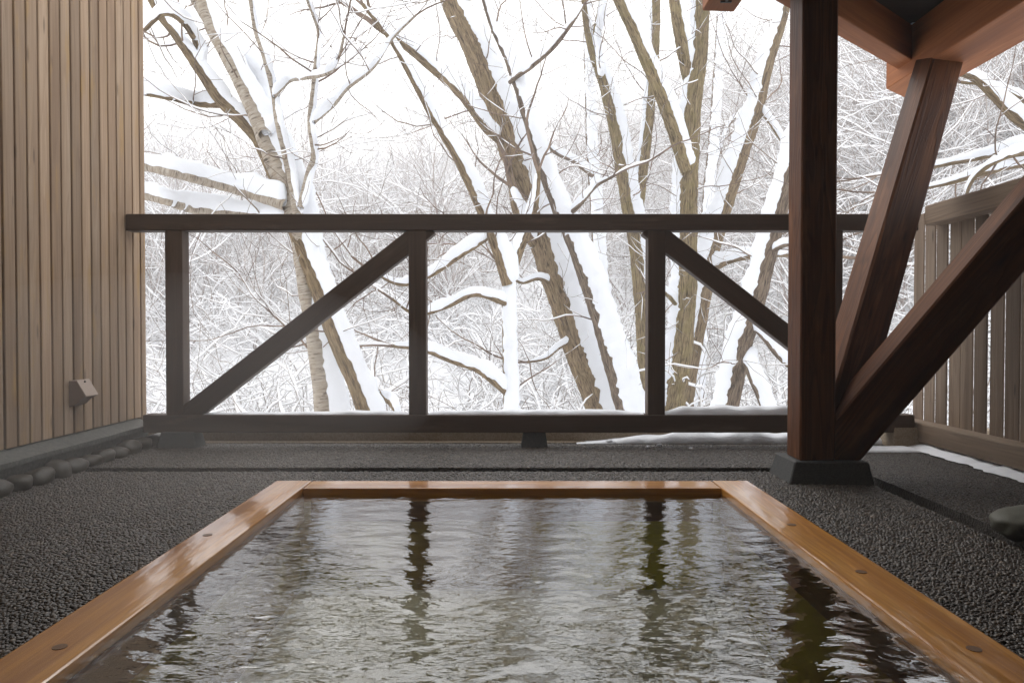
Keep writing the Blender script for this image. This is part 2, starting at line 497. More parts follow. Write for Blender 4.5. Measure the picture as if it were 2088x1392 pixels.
# pool shell
POOL_D = -0.40
bm = bmesh.new()
def quad(bm, *p):
    bm.faces.new([bm.verts.new(q) for q in p])
X, Y0, Y1, T = RI + 0.012, RY0 + 0.135, RY1 - 0.13 + 0.012, 0.02
quad(bm, (-X, Y0, POOL_D), (X, Y0, POOL_D), (X, Y1, POOL_D), (-X, Y1, POOL_D))
for a, b in (((-X, Y0), (-X, Y1)), ((-X, Y1), (X, Y1)), ((X, Y1), (X, Y0)), ((X, Y0), (-X, Y0))):
    quad(bm, (*a, POOL_D), (*b, POOL_D), (*b, -0.012), (*a, -0.012))
bmesh.ops.remove_doubles(bm, verts=bm.verts, dist=1e-4)
sh = link('pool_basin', bm_mesh('pool_basin', bm), M['pool_bottom'])
tag(sh, 'olive brown stone basin under the bath water', 'pool basin', kind='structure')

# water: real ripples
def water_mesh():
    r = random.Random(11)
    nx, ny = 300, 860
    x = np.linspace(-RI - 0.008, RI + 0.008, nx)
    t = np.linspace(0, 1, ny)
    y = (RY0 + 0.14) + (RY1 - 0.13 + 0.006 - RY0 - 0.14) * t
    Xg, Yg = np.meshgrid(x, y)
    Z = np.zeros_like(Xg)
    for k in range(70):
        lam = 0.024 * (6.0 ** r.random())
        th = math.pi / 2 + r.gauss(0, 0.42)
        kx, ky = math.cos(th) * 2 * math.pi / lam, math.sin(th) * 2 * math.pi / lam
        slope = 0.0098 * (0.9 + 0.2 * r.random())
        amp = slope * lam / (2 * math.pi)
        env = 0.55 + 0.45 * np.sin(Xg * r.uniform(1, 4) + Yg * r.uniform(1, 4) + r.uniform(0, 6))
        Z += amp * env * np.sin(kx * Xg + ky * Yg + r.uniform(0, 6.28))
    calm = 0.45 + 0.75 * np.clip((2.3 - Yg) / 1.2, 0, 1)
    Z = 0.010 + Z * calm
    v = np.stack([Xg, Yg, Z], -1).reshape(-1, 3)
    i = np.arange(nx * ny).reshape(ny, nx)
    f = np.stack([i[:-1, :-1], i[:-1, 1:], i[1:, 1:], i[1:, :-1]], -1).reshape(-1, 4)
    me = bpy.data.meshes.new('water')
    me.from_pydata(v.tolist(), [], f.tolist())
    me.update()
    return me
wo = link('water', water_mesh(), M['water'], smooth=True)
tag(wo, 'rippled clear hot spring water reflecting the snowy trees', 'water', kind='structure')

# wooden rim
rim = empty('timber_bath', (0, RY1, 0))
tag(rim, 'wet orange wooden surround framing the sunken bath', 'bath')
RT = 0.032
for s in (-1, 1):
    a, b = sorted((s * RO, s * RI))
    o = box('side_board', (a, RY0, -0.02), (b, RY1, RT), M['rim'], rim, bev=0.006, seg=2)
    a, b = sorted((s * (RI + 0.028), s * (RI - 0.006)))
    box('liner', (a, RY0 + 0.13, -0.09), (b, RY1 - 0.125, -0.0205 + 0.027), M['rim_side'], rim, bev=0.004)
box('end_board', (-RI - 0.0005 + 0.002, RY1 - 0.13, -0.02), (RI - 0.002, RY1 - 0.001, RT - 0.001), M['rim'], rim, bev=0.005, seg=2)
box('end_board', (-RI + 0.002, RY0, -0.02), (RI - 0.002, RY0 + 0.13, RT - 0.001), M['rim'], rim, bev=0.005, seg=2)
box('liner', (-RI + 0.03, RY1 - 0.126, -0.09), (RI - 0.03, RY1 - 0.10, 0.004), M['rim_side'], rim, bev=0.003)
bm = bmesh.new()
bmesh.ops.create_cone(bm, cap_ends=True, segments=20, radius1=0.0125, radius2=0.0125, depth=0.01)
plug_me = bm_mesh('plug', bm)
for px_, py_ in ((115, 1323), (1617, 1071), (1760, 1168), (1993, 1327), (420, 1092)):
    drop = (py_ - 670) / F
    y = (EYE - RT) / drop
    x = (px_ - 1044) / F * y
    x = math.copysign(min(max(abs(x), RI + 0.03), RO - 0.03), x)
    link('wood_plug', plug_me, M['plug'], rim, Matrix.Translation((x, y, RT - 0.004)))

# ------------------------------------------------------------------ left wall
WX = -1.95
wall = empty('timber_wall', (WX, 2.0, 0))
tag(wall, 'tall building wall clad in narrow vertical tan boards', 'wall')
box('backing', (WX - 0.20, -2.4, 0.06), (WX - 0.022, 3.90, 3.3), M['groove'], wall, bev=0)
PIT = 0.0746
k = 0
y = 3.862
while y > -2.3:
    o = box('board', (WX - 0.020, y - PIT + 0.0125, 0.136), (WX + RNG.uniform(-.001, .001), y, 3.3), M['cladding'], wall, bev=0.002)
    y -= PIT
    k += 1
box('corner_board', (WX - 0.205, 3.868, 0.12), (WX + 0.004, 3.90, 3.3), M['cladding'], wall, bev=0.002)
box('corner_board', (WX - 0.205, 3.9035, 0.12), (WX - 0.003, 3.925, 3.3), M['cladding'], wall, bev=0.002)
# sloping sill
prof = [(WX - 0.02, 0.1355), (WX + 0.085, 0.105), (WX + 0.085, 0.085), (WX + 0.045, 0.08), (WX + 0.045, -0.02), (WX - 0.02, -0.02)]
def extrude_y(name, prof, y0, y1, mat, parent=None, cuts=40, wob=0.0):
    bm = bmesh.new()
    rows = []
    for i in range(cuts + 1):
        y = y0 + (y1 - y0) * i / cuts
        rows.append([bm.verts.new((p[0] + wob * noise.noise(Vector((y * 6, j * 3.3, 1))), y, p[1] + wob * noise.noise(Vector((y * 6, j * 3.3, 7))))) for j, p in enumerate(prof)])
    n_ = len(prof)
    for a, b in zip(rows, rows[1:]):
        for j in range(n_):
            bm.faces.new((a[j], a[(j + 1) % n_], b[(j + 1) % n_], b[j]))
    bm.faces.new(rows[0]); bm.faces.new(rows[-1])
    return link(name, bm_mesh(name, bm), mat, parent)
extrude_y('sill', prof, -2.3, 3.84, M['sill'], wall, 60, 0.003)

# small slanted box on the wall
ob = empty('outlet_cover', (WX, 3.28, 0.25))
tag(ob, 'small beige outdoor outlet cover with slanted face on the board wall', 'outlet cover')
def prism_x(name, poly, y0, y1, mat, parent, bev=0.003):
    bm = bmesh.new()
    a = [bm.verts.new((p[0], y0, p[1])) for p in poly]; b = [bm.verts.new((p[0], y1, p[1])) for p in poly]
    bm.faces.new(a); bm.faces.new(b[::-1])
    for j in range(len(poly)):
        bm.faces.new((a[j], b[j], b[(j + 1) % len(poly)], a[(j + 1) % len(poly)]))
    bmesh.ops.recalc_face_normals(bm, faces=bm.faces)
    bmesh.ops.bevel(bm, geom=list(bm.edges), offset=bev, segments=1, affect='EDGES')
    return link(name, bm_mesh(name, bm), mat, parent)
n = N('beige_plastic'); M['beige'] = n.bsdf((0.42, 0.33, 0.27), 0.55)
n = N('beige_dark'); M['beige_dark'] = n.bsdf((0.24, 0.18, 0.15), 0.6)
bx0 = WX - 0.004
prism_x('housing', [(bx0, 0.255), (bx0 + 0.028, 0.262), (bx0 + 0.05, 0.285), (bx0 + 0.075, 0.298), (bx0 + 0.075, 0.31), (bx0 + 0.034, 0.372), (bx0, 0.372)], 3.235, 3.325, M['beige_dark'], ob)
prism_x('slanted_cover', [(bx0 + 0.0765, 0.300), (bx0 + 0.0815, 0.303), (bx0 + 0.039, 0.3735), (bx0 + 0.0345, 0.3735)], 3.232, 3.328, M['beige'], ob, 0.001)
box('screw', (bx0 + 0.046, 3.275, 0.361), (bx0 + 0.051, 3.285, 0.368), M['bolt'], ob, bev=0.001)

# stones along the wall
def rock_mesh(seed, sub=3):
    bm = bmesh.new()
    bmesh.ops.create_icosphere(bm, subdivisions=sub, radius=1.0)
    for v in bm.verts:
        p = v.co.copy()
        f = 1 + 0.22 * noise.noise(p * 1.1 + Vector((seed * 7.3, 0, 0))) + 0.06 * noise.noise(p * 3.1 + Vector((0, seed * 3.1, 0)))
        v.co = Vector([math.copysign(abs(c) ** 0.82, c) for c in p]) * f
    me = bm_mesh('rock', bm); me.shade_smooth()
    return me
rocks = [rock_mesh(k) for k in range(4)]
y = 1.95
k = 0
descr = ['rounded', 'squat', 'blunt', 'mossy']
while y < 3.82:
    ly = RNG.uniform(0.045, 0.07)
    h = RNG.uniform(0.028, 0.046)
    me = rocks[k % 4]
    o = link('edging_stone', me, M['stone'], None, Matrix.Translation((WX + 0.098 + RNG.uniform(-.01, .01), y + ly, h * 0.55)) @ Matrix.Rotation(RNG.uniform(-.3, .3), 4, 'Z') @ Matrix.Diagonal((0.05, ly, h, 1)))
    tag(o, 'rounded dark edging stone in the row along the foot of the board wall', 'stone', 'edging stones along the board wall')
    y += 2 * ly + 0.004
    k += 1

# ------------------------------------------------------------------ railing
FYF, FD = 3.72, 0.085
rail = empty('railing', (0, FYF, 0))
tag(rail, 'dark brown timber railing with diagonal braces facing the snowy trees', 'railing')
def fx(px): return (px - 1044) / F * FYF
box('top_rail', (WX + 0.002, FYF - 0.004, 1.094), (2.05, FYF + FD, 1.178), M['fence_dark'], rail, bev=0.004)
box('bottom_rail', (fx(290), FYF - 0.004, 0.074), (2.04, FYF + FD, 0.164), M['fence_dark'], rail, bev=0.004)
for px_ in (355, 851, 1339, 1700):
    c = fx(px_)
    box('post', (c - 0.044, FYF, 0.1635), (c + 0.044, FYF + FD - 0.004, 1.0945), M['fence_dark'], rail, bev=0.003)
def brace(pa, pb):
    a, b = Vector((fx(pa[0]), FYF + 0.040, EYE - (pa[1] - 670) / F * FYF)), Vector((fx(pb[0]), FYF + 0.040, EYE - (pb[1] - 670) / F * FYF))
    timber('brace', a, b, 0.070, 0.098, M['fence_dark'], rail, side=(0, 1, 0))
brace((345, 872), (875, 460))
brace((1322, 462), (1700, 756))
def footing(name, cx, y0, y1, w0, w1, h, parent, mat, z0=-0.004):
    bm = bmesh.new()
    lo = [bm.verts.new(p) for p in ((cx - w0, y0, z0), (cx + w0, y0, z0), (cx + w0, y1, z0), (cx - w0, y1, z0))]
    q = (w0 - w1)
    hi = [bm.verts.new(p) for p in ((cx - w1, y0 + q, h), (cx + w1, y0 + q, h), (cx + w1, y1 - q, h), (cx - w1, y1 - q, h))]
    bm.faces.new(lo[::-1]); bm.faces.new(hi)
    for j in range(4):
        bm.faces.new((lo[j], lo[(j + 1) % 4], hi[(j + 1) % 4], hi[j]))
    bmesh.ops.bevel(bm, geom=list(bm.edges), offset=0.004, segments=1, affect='EDGES')
    return link(name, bm_mesh(name, bm), mat, parent)
footing('footing', fx(362), FYF - 0.03, FYF + FD + 0.02, 0.100, 0.082, 0.078, rail, M['concrete_dark'])
footing('footing', fx(1090), FYF - 0.005, FYF + FD, 0.068, 0.056, 0.078, rail, M['concrete_dark'])

# kerb beyond the railing
kerb = box('kerb', (WX - 0.3, 3.885, -0.75), (2.6, 4.06, 0.060), M['concrete_tan'], None, bev=0.008)
tag(kerb, 'low tan concrete kerb behind the foot of the railing', 'kerb', kind='structure')
lip = box('kerb_lip', (WX - 0.05, 3.855, -0.1), (2.3, 3.888, 0.006), M['concrete_tan'], None, bev=0.004)
tag(lip, 'rough pale edge where pebble floor meets the kerb', 'kerb', kind='structure')

def snow_bank(name, x0, x1, y0, y1, z, hfun, label, nx=90, ny=10, seed=0):
    v, f = [], []
    for j in range(ny + 1):
        for i in range(nx + 1):
            s, t = i / nx, j / ny
            x = x0 + (x1 - x0) * s
            edge = (math.sin(math.pi * t) ** 0.45) * min(1, 8 * s, 8 * (1 - s)) ** 0.5
            y = y0 + (y1 - y0) * t + 0.008 * noise.noise(Vector((x * 14, seed, t * 3)))
            h = hfun(s) * edge * (0.85 + 0.35 * noise.noise(Vector((x * 9, y * 12, seed))))
            v.append((x, y, z + h))
    n0 = len(v)
    for j in range(ny + 1):
        for i in range(nx + 1):
            p = v[j * (nx + 1) + i]
            v.append((p[0], p[1], z - 0.003))
    W_ = nx + 1
    for j in range(ny):
        for i in range(nx):
            a = j * W_ + i
            f.append((a, a + 1, a + 1 + W_, a + W_))
    for i in range(nx):
        f.append((i, n0 + i, n0 + i + 1, i + 1))
        b = ny * W_ + i
        f.append((b + 1, n0 + b + 1, n0 + b, b))
    o = link(name, mesh_py(name, v, f), M['snow'], smooth=True)
    return tag(o, label, 'snow', kind='stuff')
snow_bank('snow', fx(398), fx(832), FYF + 0.012, FYF + FD + 0.004, 0.164, lambda s: 0.004 + 0.018 * s, 'thin strip of snow on the lower rail under the long brace', seed=1)
snow_bank('snow', fx(871), fx(1316), FYF + 0.010, FYF + FD + 0.004, 0.164, lambda s: 0.024, 'strip of snow on the lower rail between the two middle posts', seed=2)
snow_bank('snow', fx(1358), fx(1640), FYF + 0.004, FYF + FD + 0.004, 0.164, lambda s: 0.046, 'thick snow on the lower rail beside the red post', seed=3)
snow_bank('snow', fx(900), 2.3, 3.90, 4.10, 0.058, lambda s: 0.012 + 0.055 * s, 'snow lying along the kerb behind the railing', seed=4, nx=140)
snow_bank('snow', fx(1180), 2.0, 3.815, 3.95, 0.002, lambda s: 0.012 + 0.05 * smooth(0.0, 0.4, s), 'soft snow drift at the foot of the kerb', seed=5, nx=160)
lump_me = rock_mesh(31); lump_me.materials.append(M['snow'])
for px_, py_, r_ in ((1243, 893, 0.018), (1254, 897, 0.012), (1345, 902, 0.012), (1322, 905, 0.010), (1410, 908, 0.009)):
    y = min(3.84, EYE / ((py_ + 8 - 670) / F))
    o = link('snow_lump', lump_me, M['snow'], None, Matrix.Translation(((px_ - 1044) / F * y, y, r_ * 0.4)) @ Matrix.Diagonal((r_ * 1.3, r_, r_ * 0.7, 1)))
    tag(o, 'little lump of fallen snow on the pebbles under the railing', 'snow', 'snow lumps under the railing')

# ------------------------------------------------------------------ shelter: post, struts, beams, roof
sh_ = empty('bath_shelter', (1.19, 2.93, 0))
tag(sh_, 'red brown timber shelter with leaning struts on a stone footed post', 'shelter')
PX0, PX1, PY0, PY1 = 1.123, 1.262, 2.862, 3.000
# rotated tapered footing
def post_footing():
    bm = bmesh.new()
    zb, zt = -0.004, 0.085
    b = [(1.075, 2.842), (1.395, 2.815), (1.405, 3.05), (1.075, 3.075)]
    t = [(1.100, 2.852), (1.378, 2.828), (1.385, 3.03), (1.100, 3.055)]
    lo = [bm.verts.new((*p, zb)) for p in b]; hi = [bm.verts.new((*p, zt)) for p in t]
    bm.faces.new(lo[::-1]); bm.faces.new(hi)
    for j in range(4): bm.faces.new((lo[j], lo[(j + 1) % 4], hi[(j + 1) % 4], hi[j]))
    bmesh.ops.bevel(bm, geom=list(bm.edges), offset=0.005, segments=1, affect='EDGES')
    o = link('footing', bm_mesh('footing', bm), M['concrete_dark'], sh_)
    o['label'] = 'dark grey tapered stone footing'
post_footing()
box('post', (PX0, PY0, 0.084), (PX1, PY1, 2.30), M['red_timber'], sh_, bev=0.006)
# strut to the right in the plane of the post
dirb = Vector((0.592, -0.150, 0.800)).normalized()
nb_ = Vector((0.800, 0, -0.592)).normalized()
sb0 = Vector((1.27, PY0, 0.257)) + nb_ * 0.091 + Vector((0, 0.070, 0))
timber('strut', sb0 - dirb * 0.13, sb0 + dirb * 2.1, 0.140, 0.182, M['red_timber'], sh_, side=(0, 1, 0), bev=0.007)
# strut leaning out towards the beam end
H2 = 1.30; HD = 1.365; ZS = EYE + HD + 0.20
yA = H2 * F / 530
topA = Vector((861 / F * yA + 0.012, yA, EYE + H2 + 0.03))
botA = Vector((PX1 + 0.022, PY0 + 0.10, 0.17))
timber('strut', botA, topA, 0.140, 0.168, M['red_timber'], sh_, side=(-0.15, 1, 0), bev=0.009)
# joists along Y, their free ends past the eave beam
def joist(x0, x1, yl, yr, z, h, yb=-2.3):
    bm = bmesh.new()
    pts = [(x0, yb), (x1, yb), (x1, yr), (x0, yl)]
    lo = [bm.verts.new((p[0], p[1], z)) for p in pts]; hi = [bm.verts.new((p[0], p[1], z + h)) for p in pts]
    bm.faces.new(lo[::-1]); bm.faces.new(hi)
    for j in range(4): bm.faces.new((lo[j], lo[(j + 1) % 4], hi[(j + 1) % 4], hi[j]))
    bmesh.ops.bevel(bm, geom=list(bm.edges), offset=0.004, segments=1, affect='EDGES')
    me = bm_mesh('joist', bm)
    c = Vector(((x0 + x1) / 2, (yb + yl) / 2, z + h / 2))
    R = Matrix(((0, -1, 0), (1, 0, 0), (0, 0, 1))).to_4x4()
    m = Matrix.Translation(c) @ R
    me.transform(m.inverted())
    return link('joist', me, M['orange_beam'], sh_, m)
joist(758 / 485 * H2, 1.783 * H2, H2 * F / 485, H2 * F / 458, EYE + H2, 0.245)
y1 = H2 * F / 642
joist(385 / 642 * H2, 451 / 642 * H2, y1, y1 + 0.01, EYE + H2, 0.245)
# diagonal eave beam
def hd(px_, py_):
    v = 670 - py_
    return Vector(((px_ - 1044) / v * HD, F / v * HD, EYE + HD))
a0, a1 = hd(1708, 81), hd(1824, 145)
ddir = (a1 - a0).normalized()
nrm = Vector((ddir.y, -ddir.x, 0))
off = (hd(1708, 40) - a0).dot(nrm)
EW = abs(off)
mid = nrm * (off / 2) + Vector((0, 0, 0.09))
EB0, EB1 = a0 - ddir * 4.5, a1 + ddir * 0.10
timber('eave_beam', EB0 + mid, EB1 + mid, EW, 0.178, M['orange_beam'], sh_, side=nrm)
# roof deck (behind the diagonal eave beam)
def roof():
    outer0, outer1 = a0 - ddir * 4.6, a1 + ddir * 1.3
    XR = 1.783 * H2 - 0.01
    outer1 = a0 + ddir * ((XR - a0.x) / ddir.x)
    poly = [outer0, outer1, Vector((XR, 3.25, 0)), Vector((3.3, 3.25, 0)), Vector((3.3, -2.6, 0)), Vector((outer0.x, -2.6, 0))]  # wing right of the wide joist is out of view, added to shade that side
    bm = bmesh.new()
    lo = [bm.verts.new((p.x, p.y, ZS)) for p in poly]; hi = [bm.verts.new((p.x, p.y, ZS + 0.12)) for p in poly]
    bm.faces.new(lo); bm.faces.new(hi)
    for j in range(len(poly)): bm.faces.new((lo[j], lo[(j + 1) % len(poly)], hi[(j + 1) % len(poly)], hi[j]))
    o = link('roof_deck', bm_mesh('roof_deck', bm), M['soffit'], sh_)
    o['label'] = 'dark stained board underside of the roof'
roof()
# slim rafter under the deck, and iron keys under the beam ends
timber('rafter', (1.45, 2.1, ZS - 0.03), (2.02, 2.9, ZS - 0.03), 0.06, 0.06, M['soffit'], sh_, side=(0, 0, 1))
def tee(px_, py_, H):
    v = 670 - py_
    c = Vector(((px_ - 1044) / v * H, F / v * H, EYE + H))
    e = empty('iron_key', c, sh_)
    box('key_head', c + Vector((-0.022, -0.006, -0.006)), c + Vector((0.022, 0.006, 0.002)), M['bolt'], e, bev=0.001)
    box('key_stem', c + Vector((-0.006, -0.04, -0.005)), c + Vector((0.006, -0.0065, 0.002)), M['bolt'], e, bev=0.001)
tee(1477, 8, H2); tee(1858, 185, H2)
# snow on the bare joist ends
snow_bank('snow', 385 / 642 * H2 + 0.005, 451 / 642 * H2 - 0.005, 2.86, y1 + 0.02, EYE + H2 + 0.245, lambda s: 0.09, 'snow cap on the short joist end above the middle bay', nx=12, seed=6)
snow_bank('snow', 758 / 485 * H2 + 0.01, 1.783 * H2 - 0.01, 3.78, 4.05, EYE + H2 + 0.245, lambda s: 0.12, 'snow cap on the wide joist end over the leaning strut', nx=16, seed=7)

# unseen back wall, added behind the camera to darken the interior
bw = box('unseen_back_wall', (-2.1, -2.75, -0.1), (3.2, -2.62, 2.3), M['soffit'], None, bev=0)
tag(bw, 'unseen dark board wall added at the back to darken the bath', 'wall')

bs = box('added_side_wall', (2.75, -2.6, -0.1), (2.88, 2.1, 2.3), M['soffit'], None, bev=0)  # out-of-view wall added to keep light from the right off the post front
tag(bs, 'unseen dark board wall added outside the board fence to cut side light', 'wall')

# ------------------------------------------------------------------ slatted fence on the right
SX = 2.05
fen = empty('board_fence', (SX + 0.1, 2.5, 0))
tag(fen, 'weathered grey vertical board fence with light showing between its boards', 'fence')
box('bottom_rail', (SX, -2.3, 0.028), (SX + 0.095, 3.985, 0.126), M['grey_board'], fen, bev=0.008, seg=2)
box('top_rail', (SX + 0.018, -2.3, 1.115), (SX + 0.125, 3.70, 1.215), M['grey_board'], fen, bev=0.006)
y = 3.93
k = 0
while y > -2.2:
    w = 0.1035
    dx = RNG.uniform(-.004, .004)
    box('board', (SX + 0.097 + dx, y - w + RNG.uniform(.0105, .0145), 0.06), (SX + 0.105 + dx, y, 1.20), M['grey_board'], fen, bev=0.002)
    y -= w
    k += 1
footing('footing', SX - 0.035, 3.70, 3.86, 0.09, 0.08, 0.10, fen, M['concrete_tan'])
snow_bank('snow', 1.62, 2.0, 3.56, 3.72, 0.002, lambda s: 0.016, 'patch of snow on the pebbles behind the red post', seed=8, nx=40)
def snow_strip_y(x0, x1, y0, y1, z, h, label, seed):
    v, f = [], []
    nx, ny = 8, 110
    for j in range(ny + 1):
        for i in range(nx + 1):
            s, t = i / nx, j / ny
            y = y0 + (y1 - y0) * t
            xl = x0 + 0.035 * noise.noise(Vector((y * 7, seed, 0))) + 0.015 * noise.noise(Vector((y * 25, seed, 4)))
            x = xl + (x1 - xl) * s
            e = min(1, s * 4) ** 0.5 * min(1, 10 * t, 10 * (1 - t)) ** 0.5
            v.append((x, y, z + h * e * (0.8 + 0.5 * noise.noise(Vector((x * 20, y * 12, seed))))))
    for j in range(ny):
        for i in range(nx):
            a = j * (nx + 1) + i
            f.append((a, a + 1, a + nx + 2, a + nx + 1))
    o = link('snow', mesh_py('snow', v, f), M['snow'], smooth=True)
    tag(o, label, 'snow', kind='stuff')
snow_strip_y(1.985, 2.6, 2.2, 3.84, 0.004, 0.03, 'snow blown in under the bottom rail of the board fence', 3)

# boulder by the drain
b = link('boulder', rock_mesh(12, 4), M['stone_green'], None, Matrix.Translation((1.545, 2.13, 0.035)) @ Matrix.Rotation(0.2, 4, 'Z') @ Matrix.Diagonal((0.16, 0.085, 0.050, 1)))
tag(b, 'smooth flat grey green boulder lying beside the drain slot', 'boulder')

# ------------------------------------------------------------------ trees
UP = Vector((0, 0, 1))
class TB:
    """tubes gathered into one mesh, with uv = (metres round, metres along)"""
    def __init__(s): s.v, s.f, s.uv = [], [], []
    def tube(s, pts, rad, n, rough=0.0, cap=True, seed=0.0):
        base = len(s.v); m = len(pts)
        L = 0.0
        for i, p in enumerate(pts):
            t = (pts[min(i + 1, m - 1)] - pts[max(i - 1, 0)])
            if t.length < 1e-9: t = Vector((0, 0, 1))
            t.normalize()
            ref = Vector((0, 1, 0)) if abs(t.y) < 0.9 else Vector((1, 0, 0))
            a = (ref - t * ref.dot(t)).normalized(); b = t.cross(a)
            if i: L += (p - pts[i - 1]).length
            for k in range(n + 1 if rough else n):
                q = 2 * math.pi * (k % n) / n
                r = rad[i]
                d = a * math.cos(q) + b * math.sin(q)
                if rough:
                    w = p + d * r
                    r *= 1 + rough * noise.noise(Vector((w.x * 14 + seed, w.y * 14, w.z * 5))) + rough * 0.6 * noise.noise(Vector((w.x * 40, w.y * 40 + seed, w.z * 14)))
                s.v.append(p + d * r)
                s.uv.append((k / n * 6.283 * rad[0], L))
        w = n + 1 if rough else n
        for i in range(m - 1):
            for k in range(n):
                a0_ = base + i * w + k
                a1_ = base + i * w + ((k + 1) if rough else (k + 1) % n)
                s.f.append((a0_, a1_, a1_ + w, a0_ + w))
    def snow(s, pts, rad, n, sv, thick, lump=0.25, cover=0.95, taper=True, seed=0.0):
        """snow lying on the side sv of a limb: an off-centre lumpy roll"""
        base = len(s.v); m = len(pts)
        for i, p in enumerate(pts):
            t = (pts[min(i + 1, m - 1)] - pts[max(i - 1, 0)])
            if t.length < 1e-9: t = Vector((0, 0, 1))
            t.normalize()
            u = sv - t * sv.dot(t)
            if u.length < 1e-3: u = Vector((1, 0, 0)) - t * t.x
            u.normalize(); l = t.cross(u)
            r = rad[i]; th = thick[i]
            e = 1.0
            if taper: e = min(1.0, (i + 0.15) / 2.5, (m - 1 - i + 0.15) / 2.5) ** 0.5
            th_ = th * (1 + lump * 1.2 * noise.noise(Vector((p.x * 3 + seed, p.y * 3, p.z * 3))))
            c = p + u * (r * 0.25 + th_ * 0.5) * e
            A = (r * 0.75 + th_ * 0.5) * e; B = max(r * cover, th_ * 0.42) * e
            for k in range(n):
                q = 2 * math.pi * k / n
                d = u * (math.cos(q) * A) + l * (math.sin(q) * B)
                if lump:
                    w = c + d
                    d *= 1 + lump * 0.7 * noise.noise(Vector((w.x * 9 + seed, w.y * 9, w.z * 9))) + lump * 0.5 * noise.noise(Vector((w.x * 19, w.y * 19, w.z * 33 + seed))) + lump * 0.3 * noise.noise(Vector((w.x * 60, w.y * 60, w.z * 60 + seed)))
                s.v.append(c + d)
                s.uv.append((0, 0))
        for i in range(m - 1):
            for k in range(n):
                a = base + i * n + k; b = base + i * n + (k + 1) % n
                s.f.append((a, b, b + n, a + n))
        s.f.append(tuple(base + k for k in range(n)))
        s.f.append(tuple(base + (m - 1) * n + k for k in range(n - 1, -1, -1)))
    def mesh(s, name, mat):
        me = bpy.data.meshes.new(name)
        me.from_pydata([tuple(x) for x in s.v], [], s.f)
        uvl = me.uv_layers.new(name='UVMap')
        idx = np.empty(len(me.loops), dtype=np.int32); me.loops.foreach_get('vertex_index', idx)
        uvl.data.foreach_set('uv', np.array(s.uv, dtype=np.float32)[idx].ravel())
        me.materials.append(mat); me.shade_smooth(); me.update()
        return me

def spline(ctrl, ds):
    """Catmull-Rom through (Vector, radius) controls, resampled about every ds metres"""
    P, Rr = [], []
    c = [ctrl[0]] + ctrl + [ctrl[-1]]
    for i in range(1, len(c) - 2):
        (p0, r0), (p1, r1), (p2, r2), (p3, r3) = c[i - 1], c[i], c[i + 1], c[i + 2]
        k = max(1, int((p2 - p1).length / ds))
        for j in range(k):
            t = j / k
            P.append(0.5 * ((2 * p1) + (p2 - p0) * t + (2 * p0 - 5 * p1 + 4 * p2 - p3) * t * t + (3 * p1 - p0 - 3 * p2 + p3) * t ** 3))
            Rr.append(r1 + (r2 - r1) * t)
    P.append(ctrl[-1][0]); Rr.append(ctrl[-1][1])
    return P, Rr

def grow(P, d, L, r, lev, out, rg, step=0.10, dens=4.0, up=0.04, wig=0.22, rmin=0.0022):
    n = max(3, int(L / step))
    pts, rad = [P.copy()], [r]
    d = d.normalized()
    for i in range(n):
        d = (d + Vector((rg.gauss(0, wig), rg.gauss(0, wig), rg.gauss(0, wig) + up))).normalized()
        pts.append(pts[-1] + d * (L / n))
        rad.append(max(rmin, r * (1 - 0.75 * (i + 1) / n)))
    out.append((pts, rad))
    if lev > 0:
        for c in range(max(1, int(L * dens + rg.random()))):
            i = rg.randint(max(1, n // 5), n)
            ax = Vector((rg.gauss(0, 1), rg.gauss(0, 1), rg.gauss(0, 1))).normalized()
            dd = (pts[i] - pts[i - 1]).normalized()
            side = (ax - dd * ax.dot(dd)).normalized()
            nd = dd * 0.75 + side * rg.uniform(0.5, 1.1)
            grow(pts[i], nd, L * rg.uniform(0.3, 0.6), max(rmin, rad[i] * 0.62), lev - 1, out, rg, step, dens * 1.25, up, wig, rmin)

def twig_mesh(out, tw, sn, rg, sides=4, snow_k=1.0, snow_p=0.75, wind=Vector((0.25, -0.25, 1))):
    for pts, rad in out:
        tw.tube(pts, rad, sides if rad[0] > 0.006 else 3)
        # snow on the flatter runs
        run = []
        for i in range(len(pts)):
            j = min(i + 1, len(pts) - 1)
            t = pts[j] - pts[max(0, j - 1)]
            flat = 1 - abs(t.normalized().z) if t.length > 0 else 0
            if flat > 0.07 and rg.random() < snow_p: run.append(i)
            else:
                if len(run) > 1: _sn(run, pts, rad, sn, wind, snow_k)
                run = []
        if len(run) > 1: _sn(run, pts, rad, sn, wind, snow_k)

def _sn(run, pts, rad, sn, wind, k):
    p = [pts[i] for i in run]; r = [rad[i] for i in run]
    sn.snow(p, r, 4, wind, [(0.006 + 1.4 * x) * k for x in r], lump=0.0, cover=1.25)

